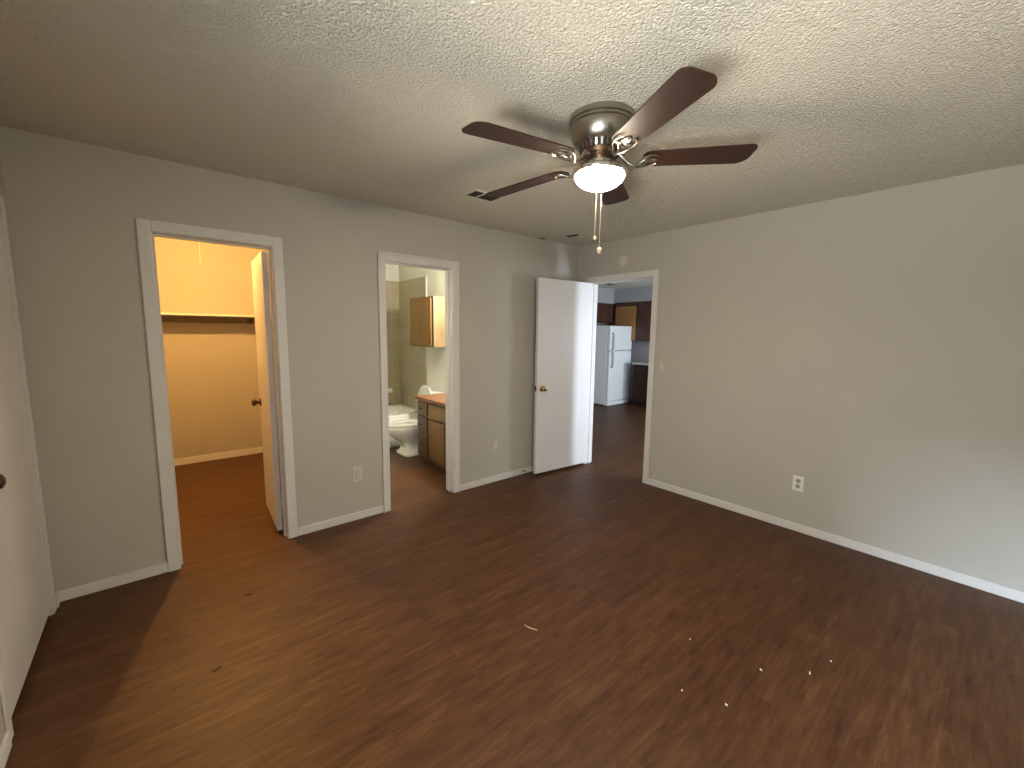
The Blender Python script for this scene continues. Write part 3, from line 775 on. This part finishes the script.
loft(bm, [(0, 0, 0.0002, 0.195, 0.195, 0.245, 2), (0, 0, 0.010, 0.195, 0.195, 0.245, 2), (0, 0, 0.014, 0.180, 0.180, 0.230, 2), (0, 0, 0.010, 0.160, 0.160, 0.205, 2), (0, 0, 0.003, 0.09, 0.09, 0.12, 2)], seg=40)
obj('basin', bm, M['porcelain'], sk, smooth=True)
bm = bmesh.new()
tube(bm, [(0.17, 0, 0.012), (0.17, 0, 0.09), (0.15, 0, 0.115), (0.10, 0, 0.115), (0.075, 0, 0.095)], 0.010, 10)
obj('spout', bm, M['nickel_bright'], sk, smooth=True)
for s in (-1, 1):
    obj('tap_handle', lathe(bmesh.new(), [(0.018, 0.010), (0.016, 0.05), (0.022, 0.055), (0.018, 0.07), (0.002, 0.072)], (0.165, s * 0.09, 0), 14), M['nickel_bright'], sk, smooth=True)

# wall cabinet above the toilet
wc = thing('wall_cabinet', 'oak bathroom wall cabinet hung above the toilet', 'cabinet', (0, 0, 0))
WX, WY0, WY1, WZ0, WZ1 = -1.140, 1.215, 1.790, 1.300, 1.900
obj('carcass', boxes((WX, BXR, WY0, WY1, WZ0, WZ1)), M['oak_pale'], wc)
obj('face_frame', boxes((WX - 0.004, WX + 0.001, WY0 + 0.0005, WY1 - 0.0005, WZ0 + 0.0005, WZ1 - 0.0005)), M['oak_shaded'], wc)
dr = obj('door', boxes((WX - 0.022, WX - 0.004, WY0 + 0.035, WY1 - 0.008, WZ0 + 0.015, WZ1 - 0.015), bevel=0.005), M['oak'], wc)
obj('panel', boxes((WX - 0.025, WX - 0.018, WY0 + 0.095, WY1 - 0.065, WZ0 + 0.075, WZ1 - 0.075), bevel=0.003), M['oak'], dr)

# light bar over the vanity mirror
lb = thing('vanity_light', 'three globe light bar over the bathroom vanity', 'wall lamp', (BXR, 0.52, 2.06))
obj('back_plate', boxes((-0.030, 0.0005, -0.30, 0.30, -0.045, 0.045), bevel=0.006), M['nickel_bright'], lb)
for s in (-1, 0, 1):
    g = obj('globe', lathe(bmesh.new(), [(0.022, -0.052)] + [(0.055 * math.sin(a), -0.10 + 0.055 * math.cos(a)) for a in [R(24 + 12 * k) for k in range(13)]] + [(0.001, -0.155)], (0, s * 0.20, 0), 24, 'X'), M['globe'], lb, smooth=True)
    obj('socket', lathe(bmesh.new(), [(0.026, -0.028), (0.026, -0.050), (0.022, -0.053)], (0, s * 0.20, 0), 20, 'X'), M['nickel_bright'], g, smooth=True)

# ---------------------------------------------------------------- kitchen seen through the doorway
fg = thing('refrigerator', 'white refrigerator with top freezer standing in the kitchen', 'refrigerator', (3.31, 1.99, 0))
FW, FD, FH = 0.75, 0.74, 1.645
obj('body', boxes((0, FW, 0.075, FD, 0.02, FH), bevel=0.008), M['fridge'], fg)
fz = obj('freezer_door', boxes((0.0, FW, 0.0, 0.066, 1.145, FH - 0.004), bevel=0.014), M['fridge'], fg)
fd = obj('fridge_door', boxes((0.0, FW, 0.0, 0.066, 0.100, 1.130), bevel=0.014), M['fridge'], fg)
obj('gasket', boxes((0.012, FW - 0.012, 0.064, 0.078, 0.10, FH - 0.012), (0.01, FW - 0.01, 0.02, 0.07, 1.128, 1.147)), M['grey'], fg)
obj('kick_grille', boxes((0.01, FW - 0.01, 0.015, 0.10, 0.012, 0.092), bevel=0.004), M['fridge'], fg)
def fhandle(par, z0, z1):
    bm = bmesh.new()
    x = 0.062
    tube(bm, [(x, 0.002, z0), (x, -0.034, z0 + 0.02), (x, -0.040, z0 + 0.06), (x, -0.040, z1 - 0.06), (x, -0.034, z1 - 0.02), (x, 0.002, z1)], 0.013, 10)
    obj('handle', bm, M['grey'], par, smooth=True)
fhandle(fz, 1.16, 1.50)
fhandle(fd, 0.80, 1.12)
for px in (0.06, FW - 0.06):
    for py in (0.12, FD - 0.08):
        obj('foot', lathe(bmesh.new(), [(0.02, 0.0), (0.02, 0.022)], (px, py, 0), 12), M['grey'], fg)

def upper(label, x0, x1, y0, y1, z0, z1, face, m, splits):
    mc = M['kitchen_wood']
    """cabinet with doors on face '-x' or '-y'"""
    c = thing('kitchen_wall_cabinet', label, 'cabinet', (0, 0, 0), group='kitchen wall cabinets')
    obj('carcass', boxes((x0, x1, y0, y1, z0, z1)), mc, c)
    for a, b in zip(splits, splits[1:]):
        if face == '-x':
            d = obj('door', boxes((x0 - 0.019, x0, a + 0.008, b - 0.008, z0 + 0.012, z1 - 0.09), bevel=0.005), m, c)
            obj('panel', boxes((x0 - 0.023, x0 - 0.016, a + 0.06, b - 0.06, z0 + 0.065, z1 - 0.145), bevel=0.003), m, d)
        else:
            d = obj('door', boxes((a + 0.008, b - 0.008, y0 - 0.019, y0, z0 + 0.012, z1 - 0.09), bevel=0.005), m, c)
            obj('panel', boxes((a + 0.06, b - 0.06, y0 - 0.023, y0 - 0.016, z0 + 0.065, z1 - 0.145), bevel=0.003), m, d)
    return c
upper('dark wood cabinet over the top of the refrigerator', 3.20, 4.02, 2.48, 2.78, 1.72, 2.125, '-y', M['kitchen_wood'], [3.20, 3.60, 4.00])
upper('amber wood cabinet door right behind the refrigerator top', 4.04, XK, 1.89, 2.44, 1.33, 2.15, '-x', M['kitchen_oak'], [1.89, 2.42])
upper('dark red wood cabinet hung over the pale counter', 4.04, XK, 0.70, 1.885, 1.33, 2.15, '-x', M['kitchen_wood'], [0.70, 1.29, 1.885])
bc = thing('kitchen_base_cabinet', 'dark wood base cabinet under the pale counter', 'cabinet', (0, 0, 0))
obj('carcass', boxes((3.77, XK - 0.001, 0.40, 1.74, 0.10, 0.87), (3.84, XK - 0.001, 0.40, 1.74, 0.0, 0.10)), M['kitchen_dark'], bc)
for a, b in ((0.42, 0.88), (0.88, 1.34), (1.34, 1.73)):
    d = obj('door', boxes((3.751, 3.77, a + 0.01, b - 0.01, 0.13, 0.68), bevel=0.005), M['kitchen_dark'], bc)
    obj('panel', boxes((3.747, 3.754, a + 0.06, b - 0.06, 0.19, 0.62), bevel=0.003), M['kitchen_dark'], d)
    obj('drawer', boxes((3.751, 3.77, a + 0.01, b - 0.01, 0.70, 0.85), bevel=0.005), M['kitchen_dark'], bc)
kt = obj('kitchen_countertop', boxes((3.74, XK, 0.38, 1.76, 0.87, 0.905), (XK - 0.02, XK, 0.38, 1.76, 0.905, 1.00), bevel=0.004), M['counter'], None)
tag(kt, 'pale counter with low backsplash beside the refrigerator', 'countertop')

# ---------------------------------------------------------------- bits of litter on the floor
def chip(name, x, y, L, W, hgt, rz, m, label, cat, curve=0.0):
    bm = bmesh.new()
    n = 7
    rows = []
    for i in range(n):
        t = i / (n - 1) - 0.5
        ww = W * (0.35 + 0.65 * math.cos(t * math.pi * 0.9)) / 2
        zz = curve * (0.25 - t * t) * 0 + 0.0002
        off = curve * t * t
        rows.append([bm.verts.new((t * L, off - ww, zz)), bm.verts.new((t * L, off + ww, zz)), bm.verts.new((t * L, off + ww * 0.4, hgt)), bm.verts.new((t * L, off - ww * 0.4, hgt))])
    for a, b in zip(rows, rows[1:]):
        for k in range(4):
            j = (k + 1) % 4
            bm.faces.new((a[k], a[j], b[j], b[k]))
    bm.faces.new(rows[0][::-1]); bm.faces.new(rows[-1])
    o = obj(name, bm, m, None, loc=(x, y, 0), rot=(0, 0, rz))
    tag(o, label, cat, {'crumb': 'pale crumbs on the floor', 'bark_flake': 'dark flakes on the floor'}.get(name))
    return o
chip('bark_flake', -3.370, -0.575, 0.036, 0.013, 0.005, R(-25), M['splinter_dark'], 'dark flake in the warm light before the closet doorway', 'debris')
chip('bark_flake', -3.565, -1.100, 0.040, 0.012, 0.005, R(20), M['splinter_dark'], 'dark flake farther from the closet on the floor', 'debris', 0.02)
chip('wood_splinter', -2.318, -1.785, 0.075, 0.006, 0.004, R(-70), M['splinter_pale'], 'thin pale splinter lying on the floor below the fan', 'debris', 0.02)
for x, y, L, W, rz, lab in ((-1.390, -2.827, 0.010, 0.008, 0, 'white speck on the floor closest to the long baseboard'),
        (-1.548, -2.786, 0.020, 0.007, 20, 'short pale shred on the floor beside the speck closest to the baseboard'),
        (-1.697, -2.639, 0.012, 0.009, 60, 'dull pale crumb on the floor midway between the shred and the others'),
        (-2.078, -2.467, 0.010, 0.008, 10, 'white crumb on amber lit floor, leftmost of the pale crumbs'),
        (-2.004, -2.618, 0.011, 0.008, 80, 'white crumb on the floor, lowest in the photo'),
        (-1.762, -2.341, 0.009, 0.007, 30, 'white crumb on the floor, nearest the doorways')):
    chip('crumb', x, y, L, W, 0.004, R(rz), M['white_chip'], lab, 'debris')
